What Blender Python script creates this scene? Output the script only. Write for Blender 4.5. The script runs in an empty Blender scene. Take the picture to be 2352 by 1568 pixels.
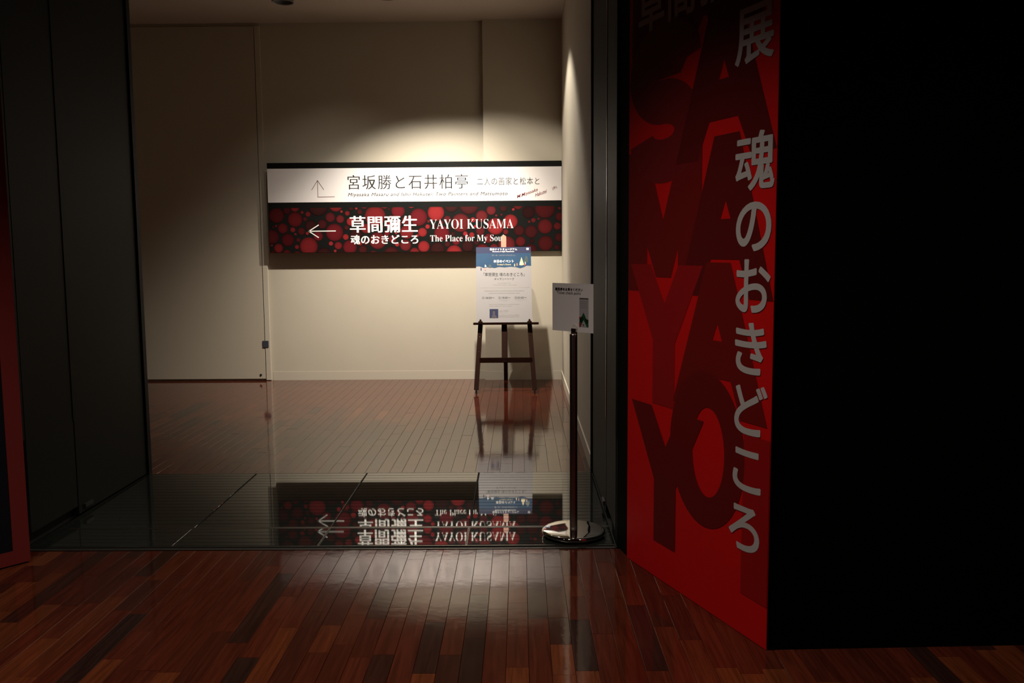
import bpy, bmesh, math, random
from mathutils import Vector, Matrix
from mathutils.geometry import tessellate_polygon

C = bpy.context.scene.collection
S = bpy.context.scene

# ------------------------------------------------------------------ camera, world, exposure
F_PX, PITCH, YAW, ROLL, CAM_H = 2066.7, 0.1030, -0.00897, 0.00769, 1.52
def make_camera():
    cy, sy, cp, sp = math.cos(YAW), math.sin(YAW), math.cos(PITCH), math.sin(PITCH)
    fwd = Vector((sy*cp, cy*cp, -sp)); right = Vector((cy, -sy, 0)); up = right.cross(fwd)
    c, s = math.cos(ROLL), math.sin(ROLL)
    r, u = c*right - s*up, s*right + c*up
    cam = bpy.data.cameras.new('camera'); o = bpy.data.objects.new('camera', cam); C.objects.link(o)
    m = Matrix((r, u, -fwd)).transposed().to_4x4(); m.translation = Vector((0, 0, CAM_H)); o.matrix_world = m
    cam.sensor_width = 36.0; cam.lens = 36.0*F_PX/2352; cam.clip_start = 0.05; cam.clip_end = 60
    S.camera = o
make_camera()
w = bpy.data.worlds.new('world'); S.world = w; w.use_nodes = True
w.node_tree.nodes['Background'].inputs[0].default_value = (0.9, 0.95, 1.0, 1); w.node_tree.nodes['Background'].inputs[1].default_value = 0.0
S.view_settings.view_transform = 'Standard'; S.view_settings.look = 'None'; S.view_settings.gamma = 1.0
S.view_settings.use_curve_mapping = False; S.view_settings.exposure = 0.0
S.cycles.use_denoising = True; S.cycles.sample_clamp_indirect = 6; S.cycles.max_bounces = 10
S.cycles.transparent_max_bounces = 24

# lamps: power in watts, colour, cone, aim  (each sits in its own fixture on the ceiling)
WARM = (1.0, 0.91, 0.77)
# each ceiling spotlight: position, then beams (watts, full cone, blend, aim)
INNER_LAMPS = [((-2.245, 8.87, 3.857), [(35, 100, 1.0, (0.1, 0.35))]),
               ((-1.252, 8.87, 3.893), [(400, 84, 1.0, (0.05, 0.35)), (45, 116, 0.3, (0, 0.04))]),
               ((-0.370, 8.87, 3.925), [(740, 82, 1.0, (-0.22, 0.35)), (140, 118, 0.3, (0, 0.04))])]
OUTER_LAMPS = [((-2.1, 2.4, 3.7), 60), ((-0.6, 3.1, 3.7), 240), ((-0.8, 0.2, 3.7), 60), ((1.6, 1.8, 3.7), 70)]
def spot(name, loc, power, size_deg, blend, aim=(0, 0), col=WARM, rad=0.035):
    l = bpy.data.lights.new(name, 'SPOT'); l.energy = power; l.color = col; l.spot_size = math.radians(size_deg)
    l.spot_blend = blend; l.shadow_soft_size = rad
    o = bpy.data.objects.new(name, l); C.objects.link(o); o.location = loc
    d = Vector((aim[0], aim[1], -1)); o.rotation_euler = d.to_track_quat('-Z', 'Y').to_euler(); return o
for p, bs in INNER_LAMPS:
    for e, sz, bl, a in bs: spot('ceiling_lamp_light', p, e, sz, bl, a)
for p, e in OUTER_LAMPS: spot('foyer_lamp_light', p, e, 98, 1.0, (0, 0), (1.0, 0.88, 0.74), 0.03)

# ------------------------------------------------------------------ materials
def mat(name, col, rough=0.6, ior=1.45, metal=0.0, bump=None, spec=None, vcol=False, noise=None):
    m = bpy.data.materials.new(name); m.use_nodes = True; nt = m.node_tree; b = nt.nodes['Principled BSDF']
    b.inputs['Base Color'].default_value = (*col, 1); b.inputs['Roughness'].default_value = rough
    b.inputs['IOR'].default_value = ior; b.inputs['Metallic'].default_value = metal
    if spec is not None: b.inputs['Specular IOR Level'].default_value = spec
    if bump or noise:
        tc = nt.nodes.new('ShaderNodeTexCoord')
    if bump:
        n = nt.nodes.new('ShaderNodeTexNoise'); n.inputs['Scale'].default_value = bump[0]; n.inputs['Detail'].default_value = 4
        nt.links.new(tc.outputs['Object'], n.inputs['Vector'])
        bp = nt.nodes.new('ShaderNodeBump'); bp.inputs['Strength'].default_value = bump[1]; bp.inputs['Distance'].default_value = bump[2]
        nt.links.new(n.outputs[0], bp.inputs['Height']); nt.links.new(bp.outputs[0], b.inputs['Normal'])
    if noise:
        n = nt.nodes.new('ShaderNodeTexNoise'); n.inputs['Scale'].default_value = noise[0]; n.inputs['Detail'].default_value = 5
        nt.links.new(tc.outputs['Object'], n.inputs['Vector'])
        mx = nt.nodes.new('ShaderNodeMix'); mx.data_type = 'RGBA'
        mx.inputs['A'].default_value = (*col, 1); mx.inputs['B'].default_value = (*[c*noise[1] for c in col], 1)
        nt.links.new(n.outputs[0], mx.inputs['Factor']); nt.links.new(mx.outputs['Result'], b.inputs['Base Color'])
    if vcol:
        a = nt.nodes.new('ShaderNodeVertexColor'); a.layer_name = 'Col'; nt.links.new(a.outputs[0], b.inputs['Base Color'])
    return m
def wood_plank(name):
    m = bpy.data.materials.new(name); m.use_nodes = True; nt = m.node_tree; L = nt.links.new; b = nt.nodes['Principled BSDF']
    oi = nt.nodes.new('ShaderNodeObjectInfo'); r = nt.nodes.new('ShaderNodeValToRGB'); cr = r.color_ramp
    cols = [(0.0, (.024, .010, .008)), (.06, (.032, .010, .007)), (.16, (.050, .011, .006)), (.38, (.066, .012, .006)),
            (.6, (.080, .015, .007)), (.8, (.062, .012, .006)), (.93, (.098, .022, .008)), (1.0, (.130, .032, .011))]
    cr.elements[0].position = 0; cr.elements[0].color = (*cols[0][1], 1); cr.elements[1].position = 1; cr.elements[1].color = (*cols[-1][1], 1)
    for p, c in cols[1:-1]:
        e = cr.elements.new(p); e.color = (*c, 1)
    L(oi.outputs['Random'], r.inputs[0])
    tc = nt.nodes.new('ShaderNodeTexCoord'); add = nt.nodes.new('ShaderNodeVectorMath'); add.operation = 'ADD'
    sc = nt.nodes.new('ShaderNodeVectorMath'); sc.operation = 'SCALE'; sc.inputs[3].default_value = 1.0
    cmb = nt.nodes.new('ShaderNodeCombineXYZ'); mu = nt.nodes.new('ShaderNodeMath'); mu.operation = 'MULTIPLY'; mu.inputs[1].default_value = 37.0
    L(oi.outputs['Random'], mu.inputs[0]); L(mu.outputs[0], cmb.inputs[0]); L(mu.outputs[0], cmb.inputs[1])
    L(tc.outputs['Object'], add.inputs[0]); L(cmb.outputs[0], add.inputs[1])
    mp = nt.nodes.new('ShaderNodeMapping'); mp.inputs['Scale'].default_value = (60, 3.2, 60); L(add.outputs[0], mp.inputs[0])
    n = nt.nodes.new('ShaderNodeTexNoise'); n.inputs['Scale'].default_value = 1; n.inputs['Detail'].default_value = 6; n.inputs['Distortion'].default_value = .8
    L(mp.outputs[0], n.inputs['Vector'])
    mr = nt.nodes.new('ShaderNodeMapRange'); mr.inputs['From Min'].default_value = .3; mr.inputs['From Max'].default_value = .7
    mr.inputs['To Min'].default_value = .62; mr.inputs['To Max'].default_value = 1.3; L(n.outputs[0], mr.inputs[0])
    mx = nt.nodes.new('ShaderNodeVectorMath'); mx.operation = 'SCALE'; L(r.outputs[0], mx.inputs[0]); L(mr.outputs[0], mx.inputs[3])
    L(mx.outputs[0], b.inputs['Base Color'])
    b.inputs['Specular Tint'].default_value = (1, .86, .79, 1); b.inputs['Roughness'].default_value = .075; b.inputs['IOR'].default_value = 1.5
    n2 = nt.nodes.new('ShaderNodeTexNoise'); n2.inputs['Scale'].default_value = 14; n2.inputs['Detail'].default_value = 3; L(add.outputs[0], n2.inputs['Vector'])
    bp = nt.nodes.new('ShaderNodeBump'); bp.inputs['Strength'].default_value = .06; bp.inputs['Distance'].default_value = .004
    L(n2.outputs[0], bp.inputs['Height']); L(bp.outputs[0], b.inputs['Normal'])
    return m
def overlay(name, t):
    m = bpy.data.materials.new(name); m.use_nodes = True; nt = m.node_tree; nt.nodes.clear()
    o = nt.nodes.new('ShaderNodeOutputMaterial'); tr = nt.nodes.new('ShaderNodeBsdfTransparent'); tr.inputs[0].default_value = (*t, 1)
    nt.links.new(tr.outputs[0], o.inputs[0]); return m
M = dict(
    cream=mat('cream_wall_cloth', (.52, .47, .385), .85, bump=(160, .25, .002), noise=(3, .93)),
    creamdoor=mat('cream_door_leaf', (.46, .41, .33), .7, bump=(160, .2, .002)),
    ceil=mat('ceiling_paint', (.50, .43, .36), .9, noise=(2, .95)),
    basec=mat('cream_baseboard', (.52, .47, .39), .6),
    black=mat('black_wall_paint', (.0016, .0021, .0018), .85, spec=.08),
    outer=mat('dark_foyer_paint', (.05, .05, .05), .9),
    steel=mat('dark_grey_steel_panel', (.012, .014, .012), .6, noise=(1.5, .8), spec=.12),
    brush=mat('brushed_steel', (.42, .40, .36), .28, metal=1.0),
    chrome=mat('polished_chrome', (.78, .77, .74), .04, metal=1.0),
    pole=mat('smoked_chrome', (.55, .45, .41), .25, metal=1.0),
    slat=mat('polished_dark_slat', (.016, .018, .016), .02, ior=1.9),
    under=mat('dark_joint', (.008, .006, .005), .9),
    wood=wood_plank('varnished_red_plank'),
    easel=mat('dark_stained_wood', (.020, .006, .003), .55, noise=(30, .6), spec=.08),
    easeltop=mat('light_varnished_wood', (.36, .135, .07), .5, noise=(20, .8)),
    red=mat('banner_red_print', (.56, .003, .003), .5, spec=.3),
    redframe=mat('red_border_print', (.20, .024, .022), .5, spec=.3),
    navyprint=mat('dark_print', (.006, .007, .010), .5, spec=.3),
    bwhite=mat('banner_white_print', (.45, .42, .43), .55, spec=.3),
    sblack=mat('sign_black_face', (.006, .0065, .006), .5, spec=.15),
    swhite=mat('sign_white_face', (.80, .76, .76), .4),
    sprint=mat('black_print', (.012, .011, .011), .5), sgrey=mat('grey_print', (.30, .27, .26), .5),
    sen=mat('mid_grey_print', (.05, .045, .045), .5), sbrown=mat('brown_line_print', (.13, .05, .045), .5), sred=mat('dark_red_print', (.16, .012, .015), .5),
    lwhite=mat('white_print', (.86, .85, .82), .5), discs=mat('red_disc_print', (.5, .05, .05), .5, vcol=True, spec=.15),
    paper=mat('poster_paper', (.27, .255, .26), .55, spec=.2), navy=mat('navy_print', (.022, .026, .068), .55, spec=.15), blue=mat('blue_print', (.022, .070, .15), .55, noise=(4, .4), spec=.15),
    tan=mat('tan_print', (.16, .14, .16), .4), pale=mat('pale_yellow_print', (.62, .50, .24), .4), dgreen=mat('dark_green_print', (.012, .035, .035), .4),
    pink=mat('pink_print', (.50, .20, .17), .4), lblue=mat('pale_blue_print', (.42, .50, .60), .4), face=mat('dim_portrait_print', (.055, .045, .055), .4),
    card=mat('white_card', (.74, .70, .72), .55), tick=mat('grey_ticket_print', (.36, .34, .36), .5),
    green=mat('green_print', (.010, .075, .026), .5), dkgreen=mat('black_green_print', (.006, .020, .010), .5), tred=mat('red_print', (.36, .012, .018), .5),
    cap=mat('white_plastic', (.62, .58, .56), .4), rubber=mat('black_rubber', (.012, .012, .012), .6),
    lamp=mat('grey_lamp_housing', (.20, .17, .15), .4), plate=mat('grey_blue_plate', (.045, .048, .065), .4),
)
glow = mat('lamp_glow', (1, .9, .7), .5); _b = glow.node_tree.nodes['Principled BSDF']
_b.inputs['Emission Color'].default_value = (1, .86, .66, 1); _b.inputs['Emission Strength'].default_value = 2

# ------------------------------------------------------------------ helpers
def tag(o, label=None, cat=None, group=None, kind=None):
    for k, v in (('label', label), ('category', cat), ('group', group), ('kind', kind)):
        if v: o[k] = v
    return o
def empty(name, loc, label, cat, group=None):
    o = bpy.data.objects.new(name, None); C.objects.link(o); o.location = loc; o.empty_display_size = .1
    return tag(o, label, cat, group)
def root_of(o):
    v = Vector((0, 0, 0))
    while o: v += o.location; o = o.parent
    return v
def link(name, bm, m, parent=None, smooth=False, loc=None):
    """world-space bmesh -> one object; its origin sits at the parent's"""
    off = root_of(parent) + (Vector(loc) if loc else Vector())
    if off.length: bmesh.ops.translate(bm, verts=bm.verts, vec=-off)
    me = bpy.data.meshes.new(name); bm.to_mesh(me); bm.free()
    for x in (m if isinstance(m, (list, tuple)) else [m]): me.materials.append(x)
    if smooth:
        for p in me.polygons: p.use_smooth = True
    o = bpy.data.objects.new(name, me); C.objects.link(o)
    if parent: o.parent = parent
    if loc: o.location = loc
    return o
def box(bm, a, b, bev=0.0):
    r = bmesh.ops.create_cube(bm, size=1)
    for v in r['verts']:
        v.co = Vector([(a[i]+b[i])/2 + v.co[i]*(b[i]-a[i]) for i in range(3)])
    if bev: bmesh.ops.bevel(bm, geom=list({e for v in r['verts'] for e in v.link_edges}), offset=bev, segments=2, affect='EDGES')
    return bm
def nb(): return bmesh.new()
def boxo(name, a, b, m, parent=None, bev=0.0): return link(name, box(nb(), a, b, bev), m, parent)
def struct(name, a, b, m, label=None, cat=None):
    return tag(boxo(name, a, b, m), label, cat, kind='structure')
def lathe(bm, prof, c, n=40):
    rings = []
    for r, z in prof:
        if r < 1e-6: rings.append([bm.verts.new((c[0], c[1], c[2]+z))])
        else: rings.append([bm.verts.new((c[0]+r*math.cos(2*math.pi*k/n), c[1]+r*math.sin(2*math.pi*k/n), c[2]+z)) for k in range(n)])
    for a, b in zip(rings, rings[1:]):
        for k in range(n):
            q = [a[k % len(a)], a[(k+1) % len(a)], b[(k+1) % len(b)], b[k % len(b)]]
            q = list(dict.fromkeys(q))
            if len(q) > 2: bm.faces.new(q)
    bmesh.ops.recalc_face_normals(bm, faces=bm.faces); return bm
def prism(bm, loops, O, U, V, N, d):
    """polygon (outer loop, hole loops) in the plane O + u U + v V, thickness d along N (front face at 0, back at -d)"""
    O, U, V, N = map(Vector, (O, U, V, N)); pts = [Vector((p[0], p[1], 0)) for l in loops for p in l]
    tris = tessellate_polygon([[Vector((p[0], p[1], 0)) for p in l] for l in loops])
    fr = [bm.verts.new(O+U*p.x+V*p.y) for p in pts]
    if d: bk = [bm.verts.new(O+U*p.x+V*p.y-N*d) for p in pts]
    for t in tris:
        try:
            bm.faces.new([fr[i] for i in t])
            if d: bm.faces.new([bk[i] for i in reversed(t)])
        except ValueError: pass
    if d:
        i = 0
        for l in loops:
            n = len(l)
            for k in range(n):
                a, b = i+k, i+(k+1) % n; bm.faces.new([fr[a], fr[b], bk[b], bk[a]])
            i += n
        bmesh.ops.recalc_face_normals(bm, faces=bm.faces)
    return bm
class Plane:
    def __init__(s, O, U, V, N): s.O, s.U, s.V, s.N = map(Vector, (O, U, V, N))
    def at(s, u, v, e=0): return s.O+s.U*u+s.V*v+s.N*e
    def poly(s, name, loops, m, parent, e, d=0.0): return link(name, prism(nb(), loops, s.at(0, 0, e), s.U, s.V, s.N, d), m, parent)
    def rect(s, name, u0, v0, u1, v1, m, parent, e, d=0.0): return s.poly(name, [[(u0, v0), (u1, v0), (u1, v1), (u0, v1)]], m, parent, e, d)
def text_mesh(body, size_off=0.0, aniso=None, shear=0.0, space=1.0, res=7, bold=None):
    cu = bpy.data.curves.new('t', 'FONT'); cu.body = body; cu.size = 1; cu.resolution_u = res; cu.offset = 0 if aniso else size_off
    cu.shear = shear; cu.space_character = space; cu.fill_mode = 'BOTH'
    o = bpy.data.objects.new('t', cu); C.objects.link(o); dg = bpy.context.evaluated_depsgraph_get(); ev = o.evaluated_get(dg)
    if aniso:
        c2 = ev.to_curve(dg).copy(); ax, ay = aniso; area = 0
        def sa(sp):
            P = [p.co for p in sp.bezier_points]; return sum(P[i-1].x*P[i].y-P[i].x*P[i-1].y for i in range(len(P)))
        big = max(c2.splines, key=lambda sp: abs(sa(sp)) if len(sp.bezier_points) else 0); sg = 1 if sa(big) > 0 else -1
        for sp in c2.splines:
            P = sp.bezier_points; n = len(P); mv = []
            for i in range(n):
                tin = P[i].co-P[i].handle_left
                if tin.length < 1e-5: tin = P[i].co-P[i-1].handle_right
                if tin.length < 1e-5: tin = P[i].co-P[i-1].co
                to = P[i].handle_right-P[i].co
                if to.length < 1e-5: to = P[(i+1) % n].handle_left-P[i].co
                if to.length < 1e-5: to = P[(i+1) % n].co-P[i].co
                a = tin.normalized() if tin.length else to.normalized(); b = to.normalized() if to.length else a
                na, nbv = Vector((a.y, -a.x)), Vector((b.y, -b.x)); s_ = na+nbv
                k = s_/max(.5, 1+na.dot(nbv)) if s_.length > 1e-4 else na
                mv.append(Vector((k.x*ax*sg, k.y*ay*sg, 0)))
            for p, d in zip(P, mv):
                hl, hr, co = p.handle_left.copy(), p.handle_right.copy(), p.co.copy()
                p.handle_left_type = p.handle_right_type = 'FREE'
                p.co = co+d; p.handle_left = hl+d; p.handle_right = hr+d
        c2.dimensions = '2D'; c2.fill_mode = 'BOTH'
        o2 = bpy.data.objects.new('t2', c2); C.objects.link(o2); dg = bpy.context.evaluated_depsgraph_get()
        me = bpy.data.meshes.new_from_object(o2.evaluated_get(dg)); bpy.data.objects.remove(o2)
    else:
        me = bpy.data.meshes.new_from_object(ev)
    bpy.data.objects.remove(o)
    if bold:
        bm = bmesh.new(); n = 10
        for k in range(n):
            a = 2*math.pi*k/n; i0 = len(bm.verts); bm.from_mesh(me); bm.verts.ensure_lookup_table()
            for v in bm.verts[i0:]: v.co.x += bold[0]*math.cos(a); v.co.y += bold[1]*math.sin(a); v.co.z = k*.00004
        bm.to_mesh(me); bm.free()
    return me
def text(pl, body, u0, v0, u1, v1, m, parent, e, off=0.0, aniso=None, shear=0.0, space=1.0, name='lettering', rot=0.0, label=None, bold=None):
    me = text_mesh(body, off, aniso, shear, space, bold=bold); me.materials.clear()
    xs = [v.co.x for v in me.vertices]; ys = [v.co.y for v in me.vertices]
    x0, x1, y0, y1 = min(xs), max(xs), min(ys), max(ys); cr, sr = math.cos(rot), math.sin(rot); r0 = root_of(parent)
    for v in me.vertices:
        a = (v.co.x-x0)/(x1-x0)*(u1-u0); b = (v.co.y-y0)/(y1-y0)*(v1-v0)
        v.co = pl.at(u0+a*cr-b*sr, v0+a*sr+b*cr, e+v.co.z)-r0
    me.materials.append(m); me.name = name
    o = bpy.data.objects.new(name, me); C.objects.link(o); o.parent = parent
    if label: o['label'] = label
    return o
def serif(s):
    out = ''
    for ch in s:
        if 'A' <= ch <= 'Z': out += chr(0x1D400+ord(ch)-65)
        elif 'a' <= ch <= 'z': out += chr(0x1D41A+ord(ch)-97)
        else: out += ch
    return out
def bar(bm, p, q, wx, wy, up=(0, 0, 1)):
    """rectangular bar from p to q; wx across (about world X), wy the other way"""
    p, q = Vector(p), Vector(q); d = (q-p).normalized(); x = Vector((1, 0, 0)); x = (x-d*x.dot(d)).normalized(); y = d.cross(x)
    vs = [bm.verts.new(c+x*wx/2*a+y*wy/2*b) for c in (p, q) for a, b in ((-1, -1), (1, -1), (1, 1), (-1, 1))]
    for f in ((0, 1, 2, 3), (7, 6, 5, 4), (0, 4, 5, 1), (1, 5, 6, 2), (2, 6, 7, 3), (3, 7, 4, 0)): bm.faces.new([vs[i] for i in f])
    bmesh.ops.recalc_face_normals(bm, faces=bm.faces); return bm

# ------------------------------------------------------------------ structure
CEIL = 4.07
XR, XL, YF, YB = 0.487, -2.55, 4.50, 6.04      # jamb planes and the passage's front and back
YW, YC = 10.46, 10.38                          # back wall, the projecting pier at its right end
fl = struct('floor_base', (-6.5, -3.0, -0.12), (6.5, 10.7, -0.016), M['under'], 'dark subfloor under planks and threshold', 'floor')
fl.name = 'floor_slab'
struct('wall_back', (-6.5, YW, -.02), (-.40, YW+.15, CEIL), M['cream'], 'cream back wall left part behind hanging exhibition sign', 'wall')
struct('wall_back_pier', (-.40, YC, -.02), (XR+.2, YW+.15, CEIL), M['cream'], 'cream pier at right end of back wall behind easel', 'wall')
struct('wall_right', (XR, YB, -.02), (XR+.2, YC, CEIL), M['cream'], 'cream right wall of the far room', 'wall')
struct('wall_far_left', (-6.6, 5.9, -.02), (-6.5, YW, CEIL), M['cream'], 'cream left end wall of the far room', 'wall')
struct('wall_partition_back', (-6.5, YB-.12, -.02), (XL-.30, YB, CEIL), M['cream'], 'cream inner face of wall left of the passage', 'wall')
struct('ceiling', (-6.6, YB-.05, CEIL), (XR+.2, YW+.15, CEIL+.15), M['ceil'], 'beige ceiling of the far room', 'ceiling')
struct('ceiling_passage', (-3.0, YF-.1, 3.72), (XR+.4, YB-.05, 4.3), M['steel'], 'dark lintel over the passage', 'ceiling')
struct('ceiling_foyer', (-6.5, -3.1, 3.9), (6.5, YF+.4, 4.0), M['outer'], 'dark ceiling of the foyer', 'ceiling')
struct('wall_foyer_back', (-6.5, -3.1, -.1), (6.5, -3.0, 4.0), M['outer'], 'dark foyer wall behind the viewer', 'wall')
struct('wall_foyer_left', (-6.6, -3.1, -.1), (-6.5, 5.95, 4.0), M['outer'], 'dark foyer wall at far left', 'wall')
struct('wall_foyer_right', (6.5, -3.1, -.1), (6.6, 5.0, 4.0), M['outer'], 'dark foyer wall at far right', 'wall')
struct('wall_front_left', (-6.5, YF+.02, -.02), (XL-.30, YF+.2, 3.95), M['black'], 'black foyer wall left of the passage', 'wall')
struct('baseboard_right', (XR-.010, YB+.06, -.01), (XR, YC, .10), M['basec'], 'low cream baseboard along right wall', 'baseboard')
struct('baseboard_pier', (-.406, YC-.003, -.01), (XR-.01, YC, .10), M['basec'], 'low cream baseboard across the pier', 'baseboard')
struct('baseboard_back', (-2.90, YW-.003, -.01), (-.406, YW, .10), M['basec'], 'low cream baseboard under the sign', 'baseboard')
# right partition with the slanted end
A = Vector((.526, 4.309, 0)); B = Vector((.929, 3.276, 0)); bd = (B-A).normalized(); bn = Vector((-.93161, -.36345, 0)); BL = (B-A).length
bm = nb(); prism(bm, [[(.492, 4.47), (.526, 4.315), (.937, 3.279), (1.913, 3.312), (6.4, 3.46), (6.4, 4.75), (.492, 4.75)]], (0, 0, 3.9), (1, 0, 0), (0, 1, 0), (0, 0, 1), 3.92)
tag(link('wall_front_right', bm, M['black']), 'black partition wall filling the right of the view', 'wall', kind='structure')

# passage lining panels (fire door leaves lying flat in the jambs)
def jamb(side, x, sgn):
    lab = 'left' if sgn > 0 else 'right'
    r = empty('wall_passage_'+lab, (x, 5.2, 0), 'dark grey steel lined %s jamb of the passage' % lab, 'wall'); r['kind'] = 'structure'
    def b(name, y0, y1, z0, z1, d, m, bev=.003):
        xs = sorted((x-sgn*.3, x+sgn*d)); return boxo(name, (xs[0], y0, z0), (xs[1], y1, z1), m, r, bev)
    b('backing', YF, YB, -.01, 3.72, -.03, M['under'], 0)
    o = b('door_leaf', YF+.035, 5.034, .062, 3.7, 0, M['steel'])
    b('wall_panel', 5.042, YB-.05, .012, 3.71, 0, M['steel'])
    b('frame_trim', YB-.044, YB+.012, -.005, 3.72, .012, M['steel'])
    b('frame_trim', YF-.012, YF+.022, .56, 3.72, .006, M['steel'])
    b('edge_strip', 5.030, 5.046, .562, 3.70, .004, M['brush'] if sgn < 0 else M['steel'], .001)
    b('bottom_guide', 5.10, 5.20, .035, .058, .012, M['rubber'], .002)
jamb('left', XL, 1); jamb('right', XR, -1)
struct('trim_corner', (XR+.003, YF-.03, -.01), (XR+.05, YF+.05, 3.72), M['black'], 'black corner board right of the passage', 'trim')

# sliding door at the left of the back wall
d = tag(boxo('door_1', (-5.2, YW-.028, .022), (-2.985, YW-.001, 4.035), M['creamdoor'], None, .002), 'tall cream flush door leaf left of the sign', 'door', kind='structure')
boxo('edge_strip', (-2.979, YW-.030, .004), (-2.918, YW-.001, 4.04), M['cream'], d, .004)
boxo('lock_plate', (-3.006, YW-.036, .392), (-2.937, YW-.028, .470), M['plate'], d, .002)['label'] = 'small dark blue grey square plate'
bm = nb(); lathe(bm, [(0, .004), (.012, .004), (.014, 0)], (0, 0, 0), 16); bmesh.ops.rotate(bm, verts=bm.verts, cent=(0, 0, 0), matrix=Matrix.Rotation(math.pi/2, 3, 'X'))
bmesh.ops.translate(bm, verts=bm.verts, vec=(-3.041, YW-.029, .068)); link('floor_bolt', bm, M['rubber'], d)

# ------------------------------------------------------------------ plank floors
PW, X0 = .0842, -.228
_pm = {}
def plank_mesh(wd, ln):
    k = (round(wd, 4), round(ln, 3))
    if k not in _pm:
        bm = nb(); h, c = .015, .0008; x, y = wd/2-.0006, ln/2-.0006
        lv = [[bm.verts.new((sx*(x-i), sy*(y-i*.2), z)) for sx, sy in ((-1, -1), (1, -1), (1, 1), (-1, 1))] for i, z in ((0, -h), (0, -c), (c, 0))]
        for a, b in zip(lv, lv[1:]):
            for j in range(4): bm.faces.new([a[j], a[(j+1) % 4], b[(j+1) % 4], b[j]])
        bm.faces.new(lv[2]); me = bpy.data.meshes.new('plank'); bm.to_mesh(me); bm.free(); me.materials.append(M['wood']); _pm[k] = me
    return _pm[k]
LENS = [.25, .35, .45, .45, .60, .60, .75, .90]
def plank_floor(name, label, y0, y1, xlo, xhi, seed, limit):
    rnd = random.Random(seed); root = empty(name, ((xlo+xhi)/2, (y0+y1)/2, 0), label, 'floor'); root['kind'] = 'structure'
    k0 = math.floor((xlo-X0)/PW); cells = []
    k = k0
    while X0+k*PW < xhi:
        a, b = max(xlo, X0+k*PW), min(xhi, X0+(k+1)*PW); k += 1
        if b-a < .01: continue
        y = y1
        y += rnd.uniform(0, .55)
        while y > y0:
            ln = rnd.choice(LENS); c, d = max(y0, y-ln), min(y1, y); y -= ln
            if d-c > .02: cells.append(((a+b)/2, (c+d)/2, b-a, d-c))
    def seen(c):
        zz = max(c[1], .1); px = 1184+2067*c[0]/zz; py = 571+2067*CAM_H/zz
        return -60 < px < 2412 and py < 1640
    def size(c): return (0 if seen(c) else 1, c[1])
    cells.sort(key=size)
    for i, (cx, cy, wd, ln) in enumerate(cells[:limit]):
        if not seen((cx, cy)): rest = cells[i:]; break
        o = bpy.data.objects.new('plank', plank_mesh(wd, ln)); C.objects.link(o); o.parent = root
        o.location = Vector((cx, cy, 0))-root.location; o.rotation_euler = (rnd.gauss(0, .0009), rnd.gauss(0, .0014), 0)
    else: rest = cells[limit:]
    if rest:
        bm = nb()
        for cx, cy, wd, ln in rest:
            n0 = len(bm.verts); bm.from_mesh(plank_mesh(wd, ln)); bm.verts.ensure_lookup_table()
            for v in list(bm.verts)[n0:]: v.co += Vector((cx, cy, 0))
        o = link('outlying_planks', bm, M['wood'], root); o['kind'] = 'stuff'
    return root
plank_floor('floor_foyer', 'varnished reddish plank floor in the foreground', -2.9, YF-.062, -4.6, 3.2, 5, 290)
plank_floor('floor_far_room', 'glossy reddish plank floor of the far room', YB-.01, YW, -5.6, XR, 11, 298)

# ------------------------------------------------------------------ threshold of polished slats
th = empty('entrance_grating', (-1.03, 5.25, 0), 'wide dark polished slatted grating across the passage floor', 'grating')
def slat_mesh(wd, ln):
    bm = nb(); h, c = .012, .0012; x, y = wd/2, ln/2
    lv = [[bm.verts.new((sx*(x-i), sy*(y-i), z)) for sx, sy in ((-1, -1), (1, -1), (1, 1), (-1, 1))] for i, z in ((0, -h), (0, -c), (c, 0))]
    for a, b in zip(lv, lv[1:]):
        for j in range(4): bm.faces.new([a[j], a[(j+1) % 4], b[(j+1) % 4], b[j]])
    bm.faces.new(lv[2]); me = bpy.data.meshes.new('slat'); bm.to_mesh(me); bm.free(); me.materials.append(M['slat']); return me
XD = [-2.545, -1.806, -1.050, -.286, .480]
for c in range(4):
    a, b = XD[c]+.005, XD[c+1]-.005
    for (y0, y1, n, tilt, z0) in ((4.842, 6.010, 18, .0065, -.0050), (4.512, 4.800, 5, -.005, .001)):
        p = (y1-y0)/n; me = slat_mesh(b-a, p-.0032)
        for i in range(n):
            o = bpy.data.objects.new('slat', me); C.objects.link(o); o.parent = th; y = y0+(i+.5)*p
            o.location = Vector(((a+b)/2, y, z0+tilt*(y-y0)))-th.location; o.rotation_euler = (tilt, 0, 0)
for y, hgt in ((4.806, .0), (4.832, -.003), (4.505, 0), (4.455, .001), (4.478, -.004), (6.016, .003)):
    dk = y == 4.478
    boxo('edge_bar', (XD[0]-.004, y-.0035-(.016 if dk else 0), -.02), (XD[-1]+.004, y+.0035+(.014 if dk else 0), hgt), M['under'] if dk else M['brush'], th, 0 if dk else .0008)
for x in XD[1:-1]:
    boxo('divider_bar', (x-.0042, 4.51, -.02), (x-.0022, 4.80, .0), M['brush'], th); boxo('divider_bar', (x+.0022, 4.51, -.02), (x+.0042, 4.80, .0), M['brush'], th)
    bm = nb(); vs = [bm.verts.new((x+dx, y, z)) for y, z in ((4.84, -.0045), (6.012, .003)) for dx in (-.002, .002)]; bm.faces.new([vs[0], vs[1], vs[3], vs[2]])
    link('divider_bar', bm, M['steel'], th)
for x in (XD[0]-.003, XD[-1]+.003): boxo('side_bar', (x-.003, 4.455, -.02), (x+.003, 6.02, .004), M['steel'], th, .0008)

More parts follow.
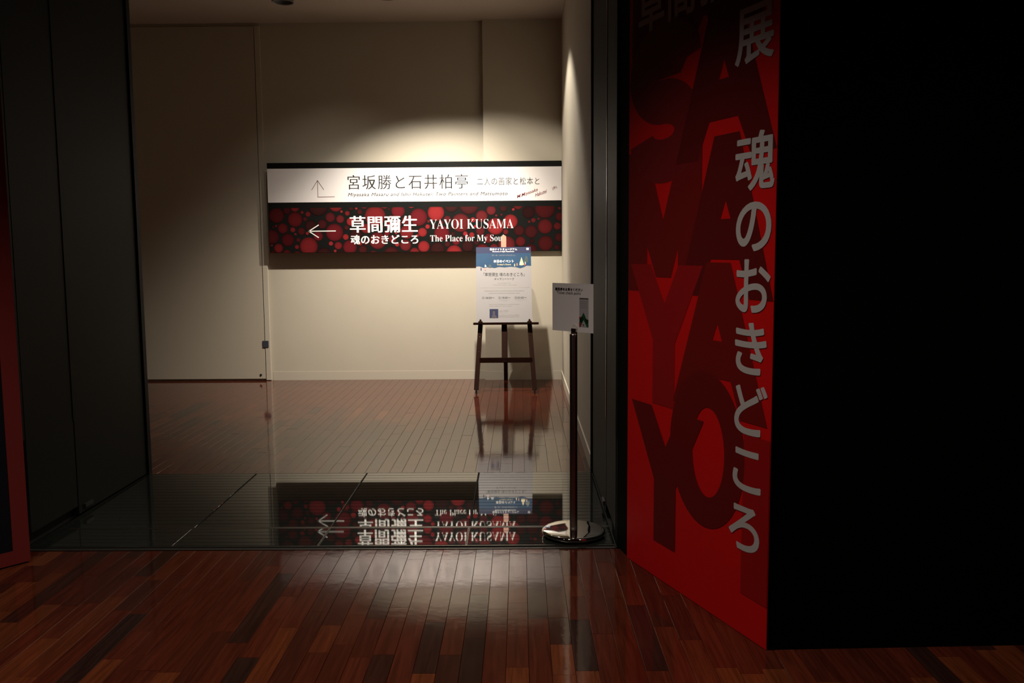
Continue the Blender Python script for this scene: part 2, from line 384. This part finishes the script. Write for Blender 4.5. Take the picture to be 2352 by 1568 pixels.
# ------------------------------------------------------------------ banner on the slanted wall end
ban = empty('hanging_banner', tuple(A), 'tall red exhibition banner with white vertical writing beside black wall', 'banner')
BP = Plane(A+Vector((0, 0, 0))+bn*.004, bd, (0, 0, 1), bn)
BP.poly('banner_sheet', [[(0, .002), (BL, .002), (BL, 3.6), (0, 3.6)]], M['red'], ban, .003, .003)
OV = [mat('maroon_print_%s' % n, c, .5, spec=.3) for n, c in (('deep', (.100, .003, .003)), ('dark', (.125, .004, .003)), ('light', (.30, .003, .003)), ('soft', (.28, .004, .006)), ('mid', (.155, .007, .009)), ('warm', (.150, .004, .003)))]
def clip(u): return max(.001, min(BL-.001, u))
_e = [.0034]
def ov(loops, k, name='overlay_letter'):
    _e[0] += .0001; BP.poly(name, [[(clip(u), v) for u, v in l] for l in loops], OV[k], ban, _e[0])
def ell(cx, cy, rx, ry, n=48, a0=0, a1=2*math.pi): return [(cx+rx*math.cos(a0+(a1-a0)*i/n), cy+ry*math.sin(a0+(a1-a0)*i/n)) for i in range(n)]
def L_Y(u0, u1, b, t, w=.19):
    c = (u0+u1)/2; j = b+(t-b)*.46; return [[(u0, t), (u0+w, t), (c+.005, b+(t-b)*.73), (u1-w, t), (u1, t), (c+w/2, j), (c+w/2, b), (c-w/2, b), (c-w/2, j)]]
def L_A(u0, u1, b, t, w=.17, ap=.17):
    c = (u0+u1)/2; h = t-b
    return [[(u0, b), (u0+w, b), (c-ap/2-.012, b+h*.235), (c+ap/2+.012, b+h*.235), (u1-w, b), (u1, b), (c+ap/2, t), (c-ap/2, t)], [(c-.034, b+h*.485), (c+.034, b+h*.485), (c, b+h*.60)]]
def L_S(u0, u1, b, t, w=.16, wv=.16):
    cx = (u0+u1)/2; rx = (u1-u0-w)/2; ry = (t-b-wv)/4; P = []; n = 40
    for i in range(n+1):
        a = math.radians(12+i*(258/n)); P.append((cx+rx*math.cos(a), t-wv/2-ry+ry*math.sin(a), math.cos(a), math.sin(a)))
    for i in range(1, n+1):
        a = math.radians(90-i*(258/n)); P.append((cx+rx*math.cos(a), b+wv/2+ry+ry*math.sin(a), -math.cos(a), -math.sin(a)))
    return [(p[0]+p[2]*w/2, p[1]+p[3]*wv/2) for p in P], [(p[0]-p[2]*w/2, p[1]-p[3]*wv/2) for p in P]
ov([[(.03, 2.25), (.45, 2.25), (.62, 2.44), (1.05, 2.42), (1.05, 3.4), (.03, 3.4)]], 1)
ov([[(.60, 3.0), (.60, 2.52), (.68, 2.37), (.85, 2.33), (1.02, 2.37), (1.085, 2.52), (1.085, 3.0), (.92, 3.0), (.92, 2.58), (.85, 2.5), (.77, 2.58), (.77, 3.0)]], 0)
ov([[(.03, 2.36), (.21, 2.36), (.21, 2.56), (.27, 2.63), (.42, 2.36), (.60, 2.36), (.38, 2.74), (.60, 3.0), (.42, 3.0), (.21, 2.78), (.21, 3.0), (.03, 3.0)]], 0)
ov([[(0, 1.955), (.175, 1.955), (.320, 1.6415), (.455, 1.955), (.626, 1.955), (.626, 1.318), (.446, 1.318), (.446, 1.515), (.390, 1.387), (.261, 1.387), (.180, 1.521), (.180, 1.318), (0, 1.318)]], 5)
_e[0] += .0001; l, rr = L_S(.01, .615, 1.80, 2.50, .21, .19); bm = nb()
q0 = [bm.verts.new(BP.at(clip(u), v, _e[0])) for u, v in l]; q1 = [bm.verts.new(BP.at(clip(u), v, _e[0])) for u, v in rr]
for i in range(len(l)-1): bm.faces.new([q0[i], q1[i], q1[i+1], q0[i+1]])
link('overlay_letter', bm, OV[4], ban)
ov(L_A(.420, 1.121, 1.870, 2.490), 0)
ov(L_A(.460, 1.132, 1.321, 1.956), 0)
ov(L_Y(.026, .641, .812, 1.443), 3)
ov(L_A(.418, 1.088, .849, 1.458), 5)
ov([[(.940, .166), (1.2, .166), (1.2, .803), (.945, .803)]], 2)
ov([ell(.676, .683, .277, .327), ell(.698, .676, .118, .188)[::-1]], 1)
ov(L_Y(.044, .665, .172, .800), 1)
for ch, u0, u1, v0, v1 in (('展', .8439, 1.0816, 2.196, 2.402), ('魂', .8584, 1.1003, 1.7276, 1.9446), ('の', .8697, 1.0884, 1.5023, 1.6863), ('お', .8751, 1.0908, 1.2711, 1.4727),
        ('き', .8767, 1.0762, 1.0367, 1.2344), ('ど', .8811, 1.0878, .8017, 1.0006), ('こ', .8769, 1.0584, .5784, .7436), ('ろ', .8563, 1.0562, .340, .5196),
        ('草', .0879, .3146, 2.474, 2.70), ('間', .3464, .5556, 2.476, 2.69), ('彌', .5944, .812, 2.478, 2.70), ('生', .85, 1.05, 2.478, 2.70)):
    text(BP, ch, u0, v0, u1, v1, M['bwhite'], ban, .0050, bold=(.018, .018))

# ------------------------------------------------------------------ red bordered display board in front of the left jamb
P0 = Vector((-2.423, 4.286, 0)); pd = Vector((-.636, -.772, 0)).normalized(); pn = Vector((-pd.y, pd.x, 0))
if pn.y > 0: pn = -pn
pbd = empty('display_board', tuple(P0), 'tall dark display board with red border at the left edge of the view', 'board')
DP = Plane(P0, pd, (0, 0, 1), pn)
DP.rect('panel', 0, .008, 1.0, 3.0, M['black'], pbd, -.001, .035)
DP.poly('red_border', [[(0, .008), (1.0, .008), (1.0, 3.0), (0, 3.0)], [(.078, .076), (.922, .076), (.922, 2.92), (.078, 2.92)][::-1]], M['redframe'], pbd, .003, .003)
DP.rect('print_sheet', .079, .077, .921, 2.919, M['navyprint'], pbd, .001, .001)
for u in (.06, .86): DP.rect('foot', u, 0, u+.08, .008, M['rubber'], pbd, -.004, .028)

# ------------------------------------------------------------------ long sign on the back wall
SY = 10.345; SX0, SX1 = -2.862, .484
sg = empty('hanging_sign', (-1.19, SY, 2.0), 'long black, white and red wall sign with two direction arrows', 'sign')
SP = Plane((0, SY, 0), (1, 0, 0), (0, 0, 1), (0, -1, 0))
boxo('back_panel', (SX0, SY, 1.488), (SX1, SY+.022, 2.505), M['sblack'], sg, .001)
for x in (-2.6, -1.4): boxo('standoff', (x-.02, SY+.022, 2.25), (x+.02, YW, 2.29), M['sblack'], sg)
for x in (-.2, .3): boxo('standoff', (x-.02, SY+.022, 2.25), (x+.02, YC, 2.29), M['sblack'], sg)
SP.rect('white_strip', SX0+.001, 2.060, SX1-.001, 2.440, M['swhite'], sg, .003, .003)
def discs():
    rnd = random.Random(23); W_, z0, z1 = SX1-SX0, 1.490, 1.998; placed = []
    for rr, n in ((.10, 15), (.074, 24), (.05, 40), (.030, 40), (.015, 36)):
        for _ in range(n*60):
            if sum(1 for p in placed if p[3] == rr) >= n: break
            r = rr*rnd.uniform(.85, 1.2); x = rnd.uniform(SX0+.02, SX1-.02); z = rnd.uniform(z0-.04, z1+.04)
            if all(math.hypot(x-p[0], z-p[1]) > (r+p[2])*.98+.003 for p in placed): placed.append((x, z, r, rr))
    bm = nb(); cl = bm.verts.layers.float_color.new('Col')
    for x, z, r, _ in placed:
        base = rnd.choice([(.62, .045, .05), (.40, .03, .035), (.30, .03, .035), (.22, .022, .028), (.13, .018, .02), (.30, .02, .03), (.08, .016, .016)])
        if r < .03 and rnd.random() < .5: base = (.7, .05, .06)
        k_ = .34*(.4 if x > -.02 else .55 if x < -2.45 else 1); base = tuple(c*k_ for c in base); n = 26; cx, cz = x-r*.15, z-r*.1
        cc = bm.verts.new((min(max(cx, SX0+.002), SX1-.002), SY-.0036, min(max(cz, z0), z1))); cc[cl] = (*base, 1); prev = None; rings = []
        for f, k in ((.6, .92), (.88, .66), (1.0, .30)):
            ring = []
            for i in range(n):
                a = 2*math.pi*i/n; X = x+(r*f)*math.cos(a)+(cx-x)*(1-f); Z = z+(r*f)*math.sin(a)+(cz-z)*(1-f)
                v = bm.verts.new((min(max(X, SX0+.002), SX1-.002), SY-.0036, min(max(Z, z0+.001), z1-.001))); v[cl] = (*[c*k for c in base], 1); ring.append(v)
            rings.append(ring)
        for i in range(n): bm.faces.new([cc, rings[0][i], rings[0][(i+1) % n]])
        for a, b in zip(rings, rings[1:]):
            for i in range(n): bm.faces.new([a[i], b[i], b[(i+1) % n], a[(i+1) % n]])
    bad = [f for f in bm.faces if f.calc_area() < 1e-9]
    bmesh.ops.delete(bm, geom=bad, context='FACES')
    return bm
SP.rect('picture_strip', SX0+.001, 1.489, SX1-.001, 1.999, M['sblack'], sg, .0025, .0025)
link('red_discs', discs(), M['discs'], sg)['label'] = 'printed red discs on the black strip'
def stroke(pl, segs, wd, m, parent, e, name):
    bm = nb()
    for (a, b) in segs:
        a, b = Vector((*a, 0)), Vector((*b, 0)); d_ = (b-a).normalized(); n_ = Vector((-d_.y, d_.x, 0))*wd/2
        prism(bm, [[tuple((a-d_*wd/2+n_)[:2]), tuple((a-d_*wd/2-n_)[:2]), tuple((b+d_*wd/2-n_)[:2]), tuple((b+d_*wd/2+n_)[:2])]], pl.at(0, 0, e), pl.U, pl.V, pl.N, 0)
    return link(name, bm, m, parent)
stroke(SP, [((-2.290, 2.304), (-2.290, 2.118)), ((-2.290, 2.118), (-2.101, 2.120)), ((-2.290, 2.304), (-2.357, 2.201)), ((-2.290, 2.304), (-2.222, 2.202))], .0055, M['sbrown'], sg, .0038, 'up_arrow')
stroke(SP, [((-2.405, 1.733), (-2.102, 1.734)), ((-2.405, 1.733), (-2.295, 1.801)), ((-2.405, 1.733), (-2.298, 1.662))], .011, M['lwhite'], sg, .0046, 'left_arrow')
T = lambda *a, **k: text(SP, *a, **k)
MIN = (.014, -.007)
T('宮坂勝と石井柏亭', -1.947, 2.200, -.578, 2.362, M['sprint'], sg, .0038, off=-.010, bold=(.012, .001), space=1.12)
T('Miyasaka Masaru and Ishii Hakutei: Two Painters and Matsumoto', -1.947, 2.112, -.130, 2.162, M['sen'], sg, .0038, bold=(.010, .008), shear=.25, space=1.12)
T('二人の画家と松本と', -.475, 2.238, .232, 2.321, M['sprint'], sg, .0038, off=-.010, bold=(.008, .001), space=1.12)
T('M.Miyasaka', -.020, 2.075, .235, 2.120, M['sred'], sg, .0038, shear=.5, rot=.34, off=.008)
T('Hakutei', .185, 2.098, .335, 2.138, M['sred'], sg, .0038, shear=.5, rot=.36, off=.008)
T('(井)', .385, 2.172, .440, 2.208, M['sred'], sg, .0038, rot=.40, off=.01)
T('草間彌生', -1.935, 1.712, -1.158, 1.902, M['lwhite'], sg, .0046, off=-.008, bold=(.034, .012), space=1.06)
T('魂のおきどころ', -1.929, 1.580, -1.155, 1.687, M['lwhite'], sg, .0046, off=-.004, bold=(.034, .016), space=1.06)
T(serif('YAYOI KUSAMA'), -1.022, 1.748, -.064, 1.856, M['lwhite'], sg, .0046, off=-.013)
T(serif('The Place for My Soul'), -1.018, 1.585, -.172, 1.678, M['lwhite'], sg, .0046, off=-.010)

# ------------------------------------------------------------------ easel
def ey(z): return 9.36+.42*z
ea = empty('display_easel', (-.165, 9.75, 0), 'dark stained wooden easel standing by the back wall', 'easel')
for sx, xb, xt in ((-1, -.465, -.385), (1, .150, .060)):
    zt = 1.38; p = Vector((xb, ey(.045), .045)); q = Vector((xt, ey(zt), zt)); d_ = q-p; Ln = d_.length; d_.normalize()
    ux = (Vector((1, 0, 0))-d_*d_.x).normalized(); nn = ux.cross(d_)
    if nn.y > 0: nn = -nn
    wl = .0245; holes = []
    for zh in (.585, .436):
        t_ = (zh-.045)/(zt-.045)*Ln; holes.append([(.006*math.cos(-2*math.pi*i/10), t_+.0065*math.sin(-2*math.pi*i/10)) for i in range(10)])
    bm = nb(); prism(bm, [[(-wl, 0), (wl, 0), (wl, Ln), (-wl, Ln)]]+holes, p, ux, d_, nn, .026); lg = link('leg', bm, M['easel'], ea)
    bm = nb(); lathe(bm, [(0, 0), (.009, 0), (.009, .05), (0, .05)], (xb, ey(.02)+.010, 0), 12); link('rubber_foot', bm, M['rubber'], lg)
    px, pz = (xb+(xt-xb)*(.70/1.335)), .722
    bm = nb(); lathe(bm, [(0, .046), (.007, .044), (.011, .036), (.011, .026), (.024, .022), (.026, .0), (0, 0)], (px, ey(pz)-.045, pz), 14); link('peg', bm, M['easel'], lg)
bm = nb(); bar(bm, (-.168, ey(.32)+.005, .32), (-.174, 10.058, 1.655), .056, .022)
bmv = bm; link('mast', bmv, M['easel'], ea)
bm = nb(); q = Vector((-.174, 10.062, 1.40)); t_ = Vector((-.1745, 10.07, 1.642)); dd = (Vector((0, .42, 1))).normalized(); nn = Vector((0, -1, .42)).normalized()
cap_l = [(-.0285, 0), (.0285, 0), (.0285, .262)]+[(.0285*math.cos(a), .262+.0285*math.sin(a)) for a in [math.pi*i/12 for i in range(1, 12)]]+[(-.0285, .262)]
prism(bm, [cap_l], Vector((-.174, ey(1.40)-.012+.0, 1.40)), (1, 0, 0), dd, nn, .02); link('mast_top', bm, M['easeltop'], ea)['label'] = 'light orange rounded mast top'
boxo('tray', (-.500, ey(.72)-.062, .708), (.202, ey(.72)-.018, .731), M['easel'], ea, .002)
boxo('cross_bar', (-.432, ey(.34)-.012, .312), (.125, ey(.34)+.010, .366), M['easel'], ea, .002)
bm = nb(); bar(bm, (-.166, 10.335, .002), (-.170, 10.03, 1.36), .046, .020); link('rear_leg', bm, M['easel'], ea)
boxo('top_rail', (-.40, ey(1.34)+.004, 1.32), (.07, ey(1.34)+.024, 1.36), M['easel'], ea, .002)

# poster on the easel
pz0, pz1 = .733, 1.535; py0, py1 = ey(.72)-.050, 9.955
PB = Vector((-.469, py0, pz0)); PV = Vector((-.008, py1-py0, pz1-pz0)); PVn = PV.normalized(); PH = PV.length; PWd = .602
PN = Vector((0, -PVn.z, PVn.y))
ps = empty('event_poster', (-.168, py0, pz0), 'white event poster with dark blue header resting on the easel', 'poster')
PP = Plane(PB, Vector((1, 0, 0)), PVn, PN)
def R(name, s0, t0, s1, t1, m, e=.001): return PP.rect(name, s0*PWd, (1-t1)*PH, s1*PWd, (1-t0)*PH, m, ps, e)
PP.rect('board', 0, 0, PWd, PH, M['paper'], ps, 0, .005)
wav = [(0, .262), (.06, .258), (.14, .28), (.24, .268), (.33, .283), (.42, .268), (.52, .275), (.62, .266), (.72, .272), (.80, .288), (.86, .275), (.92, .252), (1, .256)]
PP.poly('blue_header', [[(0, (1-.083)*PH)]+[(s*PWd, (1-t)*PH) for s, t in wav]+[(PWd, (1-.083)*PH)]], M['blue'], ps, .001)
R('navy_header', 0, 0, 1, .083, M['navy'])
def TX(body, s0, t0, s1, t1, m, off=0.0, **k): return text(PP, body, s0*PWd, (1-t1)*PH, s1*PWd, (1-t0)*PH, m, ps, .0018, off=off, **k)
TX('松本ナイトミュージアム', .25, .014, .75, .046, M['lwhite'], bold=(.022, .022))
TX('Museums at Night Matsumoto', .30, .052, .695, .073, M['lwhite'], .01)
for a in ((.918, .013, .962, .018), (.918, .013, .923, .03), (.957, .013, .962, .03), (.930, .021, .951, .025), (.918, .029, .962, .033), (.937, .013, .943, .04), (.918, .037, .962, .041)): R('museum_mark', *a, M['lwhite'], .0018)
TX('第一夜｜2017年12月23日(土)', .29, .101, .715, .126, M['tan'])
TX('本日のイベント', .317, .172, .685, .212, M['lwhite'], bold=(.024, .024))
TX("Today's Event", .378, .225, .635, .252, M['pale'], .004)
def tri(name, pts, m, e=.0014): return PP.poly(name, [[(s*PWd, (1-t)*PH) for s, t in pts]], m, ps, e)
tri('printed_bush', [(.865, .196), (.905, .118), (.935, .13), (.955, .2), (.93, .215), (.88, .21)], M['dgreen'])
tri('printed_tree', [(.785, .245), (.826, .138), (.872, .24), (.83, .25)], M['pale'])
tri('printed_bush', [(.225, .279), (.23, .245), (.25, .232), (.275, .245), (.282, .28)], M['dgreen'])
tri('printed_tree', [(.155, .27), (.163, .232), (.195, .262)], M['lblue'])
for s, t, m in ((.70, .24, 'pale'), (.745, .232, 'pink'), (.885, .23, 'tred'), (.893, .215, 'lblue'), (.80, .215, 'lblue'), (.09, .29, 'navy'), (.163, .292, 'pink'), (.175, .292, 'pink')):
    tri('printed_figure', [(s-.010, t+.022), (s-.006, t-.012), (s+.006, t-.014), (s+.010, t+.022)], M[m], .0018)
TX('「草間彌生 魂のおきどころ」', .135, .345, .875, .392, M['sprint'], -.004)
TX('ギャラリートーク', .33, .412, .685, .446, M['sprint'], -.006)
TX('Curator Gallery Talk', .39, .472, .62, .491, M['sgrey'], -.006)
TX('"The Place for My Soul : Yayoi Kusama"', .29, .497, .735, .518, M['sgrey'], -.006)
R('rule_line', .068, .5385, .955, .5435, M['sgrey'])
TX('①18:00〜', .105, .664, .33, .692, M['sprint'], -.006); TX('②19:00〜', .40, .664, .615, .692, M['sprint'], -.006); TX('③20:00〜', .69, .664, .905, .692, M['sprint'], -.006)
rg = random.Random(4)
def small(s0, s1, t, hgt=.012):
    bm = nb(); s = s0
    while s < s1:
        wd = rg.uniform(.005, .014)
        for k in range(2):
            tt = t+rg.uniform(-.002, .002)+k*hgt*.55
            prism(bm, [[(s*PWd, (1-tt-hgt*.22)*PH), ((s+wd)*PWd, (1-tt-hgt*.22)*PH), ((s+wd)*PWd, (1-tt)*PH), (s*PWd, (1-tt)*PH)]], PP.at(0, 0, .0016), PP.U, PP.V, PP.N, 0)
        s += wd+rg.uniform(.003, .006)
    link('small_print', bm, M['sgrey'], ps)
for a in ((.15, .87, .582), (.225, .79, .612), (.40, .62, .702, .006), (.455, .55, .716, .006), (.69, .905, .702, .006), (.76, .84, .716, .006), (.235, .785, .760, .009), (.235, .645, .783, .009),
        (.41, .46, .848), (.49, .58, .842, .016), (.41, .565, .872, .007), (.41, .77, .900, .008), (.41, .77, .914, .008), (.41, .74, .928, .008)): small(*a)
R('portrait_photo', .24, .826, .395, .943, M['navy'], .0014)
tri('portrait_figure', [(.27, .943), (.285, .91), (.30, .90), (.295, .86), (.31, .84), (.33, .842), (.34, .865), (.335, .90), (.36, .915), (.37, .943)], M['face'], .0018)
tri('portrait_hair', [(.293, .87), (.298, .843), (.318, .832), (.338, .845), (.343, .872), (.332, .85), (.305, .85)], M['navyprint'], .0022)

# ------------------------------------------------------------------ stanchion and ticket sign
sx, sy = .278, 4.662
st = empty('post_stand', (sx, sy, .0045), 'polished metal post on a round mirror base at right of the grating', 'stanchion')
bm = nb(); lathe(bm, [(0, .003), (.150, .003), (.163, .006), (.169, .015), (.168, .023), (.162, .0285), (.155, .030), (.10, .0305), (.03, .033), (0, .033)], (sx, sy, .0045), 96); link('base', bm, M['chrome'], st, True)
bm = nb(); lathe(bm, [(0, .031), (.0215, .031), (.0205, .045), (.0205, 1.066), (.018, 1.072), (.004, 1.073), (0, 1.073)], (sx, sy, .0045), 40); link('pole', bm, M['pole'], st, True)
bm = nb(); lathe(bm, [(.156, 0), (.160, .003), (.150, .005)], (sx, sy, .0045), 64); link('base_gasket', bm, M['rubber'], st, True)
TL, TR, BR_, BL_ = Vector((.174, 4.79, 1.336)), Vector((.375, 4.58, 1.337)), Vector((.375, 4.58, 1.085)), Vector((.174, 4.79, 1.085))
tu = (BR_-BL_); TW = tu.length; tu.normalize(); tn = Vector((tu.y, -tu.x, 0))
if tn.y > 0: tn = -tn
tk = empty('ticket_sign', tuple(BL_), 'small white ticket check card held on top of the metal post', 'sign')
KP = Plane(BL_, tu, (0, 0, 1), tn); TH = .2515
KP.rect('card', 0, 0, TW, TH, M['card'], tk, 0, .003)
def KR(name, s0, t0, s1, t1, m, e=.0008): return KP.rect(name, s0*TW, (1-t1)*TH, s1*TW, (1-t0)*TH, m, tk, e)
text(KP, '観覧券をお見せください', .075*TW, .845*TH, .75*TW, .908*TH, M['sprint'], tk, .001, bold=(.016, .016))
text(KP, 'Ticket check point', .115*TW, .757*TH, .70*TW, .832*TH, M['sprint'], tk, .001, off=-.002)
KR('ticket_picture', .668, .285, .885, .885, M['tick'])
KR('ticket_heading', .675, .297, .88, .312, M['sprint'], .0012)
for t in (.36, .40, .44, .48): KR('ticket_line', .685, t, .855, t+.01, M['sgrey'], .0012)
def kt(name, pts, m, e): return KP.poly(name, [[(s*TW, (1-t)*TH) for s, t in pts]], m, tk, e)
kt('green_mark', [(.77, .585), (.885, .80), (.885, .88), (.85, .885), (.772, .74), (.695, .885), (.668, .88), (.668, .78)], M['green'], .0014)
kt('dark_mark', [(.668, .74), (.725, .67), (.765, .69), (.765, .74), (.70, .80), (.69, .77)], M['dkgreen'], .0018); kt('dark_mark', [(.79, .72), (.84, .72), (.885, .73), (.885, .79), (.85, .82)], M['dkgreen'], .0018)
kt('red_mark', [(.668, .68), (.715, .68), (.69, .72), (.668, .72)], M['tred'], .002); kt('red_mark', [(.668, .80), (.715, .80), (.69, .885), (.668, .885)], M['tred'], .002)
KR('emblem', .758, .83, .782, .85, M['sprint'], .002); KR('emblem', .74, .872, .80, .876, M['sgrey'], .002)
cc = Vector((sx, sy, 0))+tn*.0
fr_ = KP.O.copy(); s_ = (Vector((sx, sy, 0))-Vector((KP.O.x, KP.O.y, 0))).dot(tu)
bm = nb(); prism(bm, [[(s_-.018, -.016), (s_+.016, -.016), (s_+.016, .0185), (s_-.018, .0185)]], KP.at(0, 0, .0125), KP.U, KP.V, KP.N, .011)
link('holder_clip', bm, M['pole'], st)
bm = nb(); prism(bm, [[(s_-.017, 0), (s_+.017, 0)]+[(s_+.017*math.cos(a), .022*math.sin(a)+.003) for a in [math.pi*i/14 for i in range(1, 14)]]], KP.at(0, .016, .006), KP.U, KP.V, KP.N, .0045)
link('holder_cap', bm, M['cap'], st)['label'] = 'white rounded card holder clip'

# ------------------------------------------------------------------ ceiling fixtures
labels = ['leftmost of the three ceiling spotlights above the sign', 'middle of the three ceiling spotlights above the sign', 'rightmost of the three ceiling spotlights above the sign']
def fixture(loc, ceil_z, label, r=.105, grp=None):
    z = loc[2]; o = empty('ceiling_spotlight', (loc[0], loc[1], z), label, 'spotlight', grp)
    bm = nb(); hgt = ceil_z-z
    lathe(bm, [(r, .0), (r, hgt-.012), (r*.99, hgt-.004), (0, hgt-.004)], (loc[0], loc[1], z+.004), 40)
    lathe(bm, [(r, .0), (r-.008, -.002), (r-.012, .006)], (loc[0], loc[1], z+.004), 40); link('housing', bm, M['lamp'], o, True)
    bm = nb(); lathe(bm, [(r-.011, .006), (r*.5, .045), (.03, .05), (0, .05)], (loc[0], loc[1], z+.004), 32); link('reflector', bm, M['rubber'], o, True)
    bm = nb(); lathe(bm, [(0, .030), (.022, .033), (.026, .040), (0, .048)], (loc[0], loc[1], z+.004), 20); link('bulb', bm, glow, o, True)
for (p, bs), lb in zip(INNER_LAMPS, labels): fixture((p[0], p[1], p[2]+.012), CEIL, lb)
for (p, e), n in zip(OUTER_LAMPS, ('leftmost', 'frontmost', 'rearmost', 'rightmost')): fixture((p[0], p[1], p[2]+.012), 3.9, '%s of the foyer ceiling downlights' % n, .06)
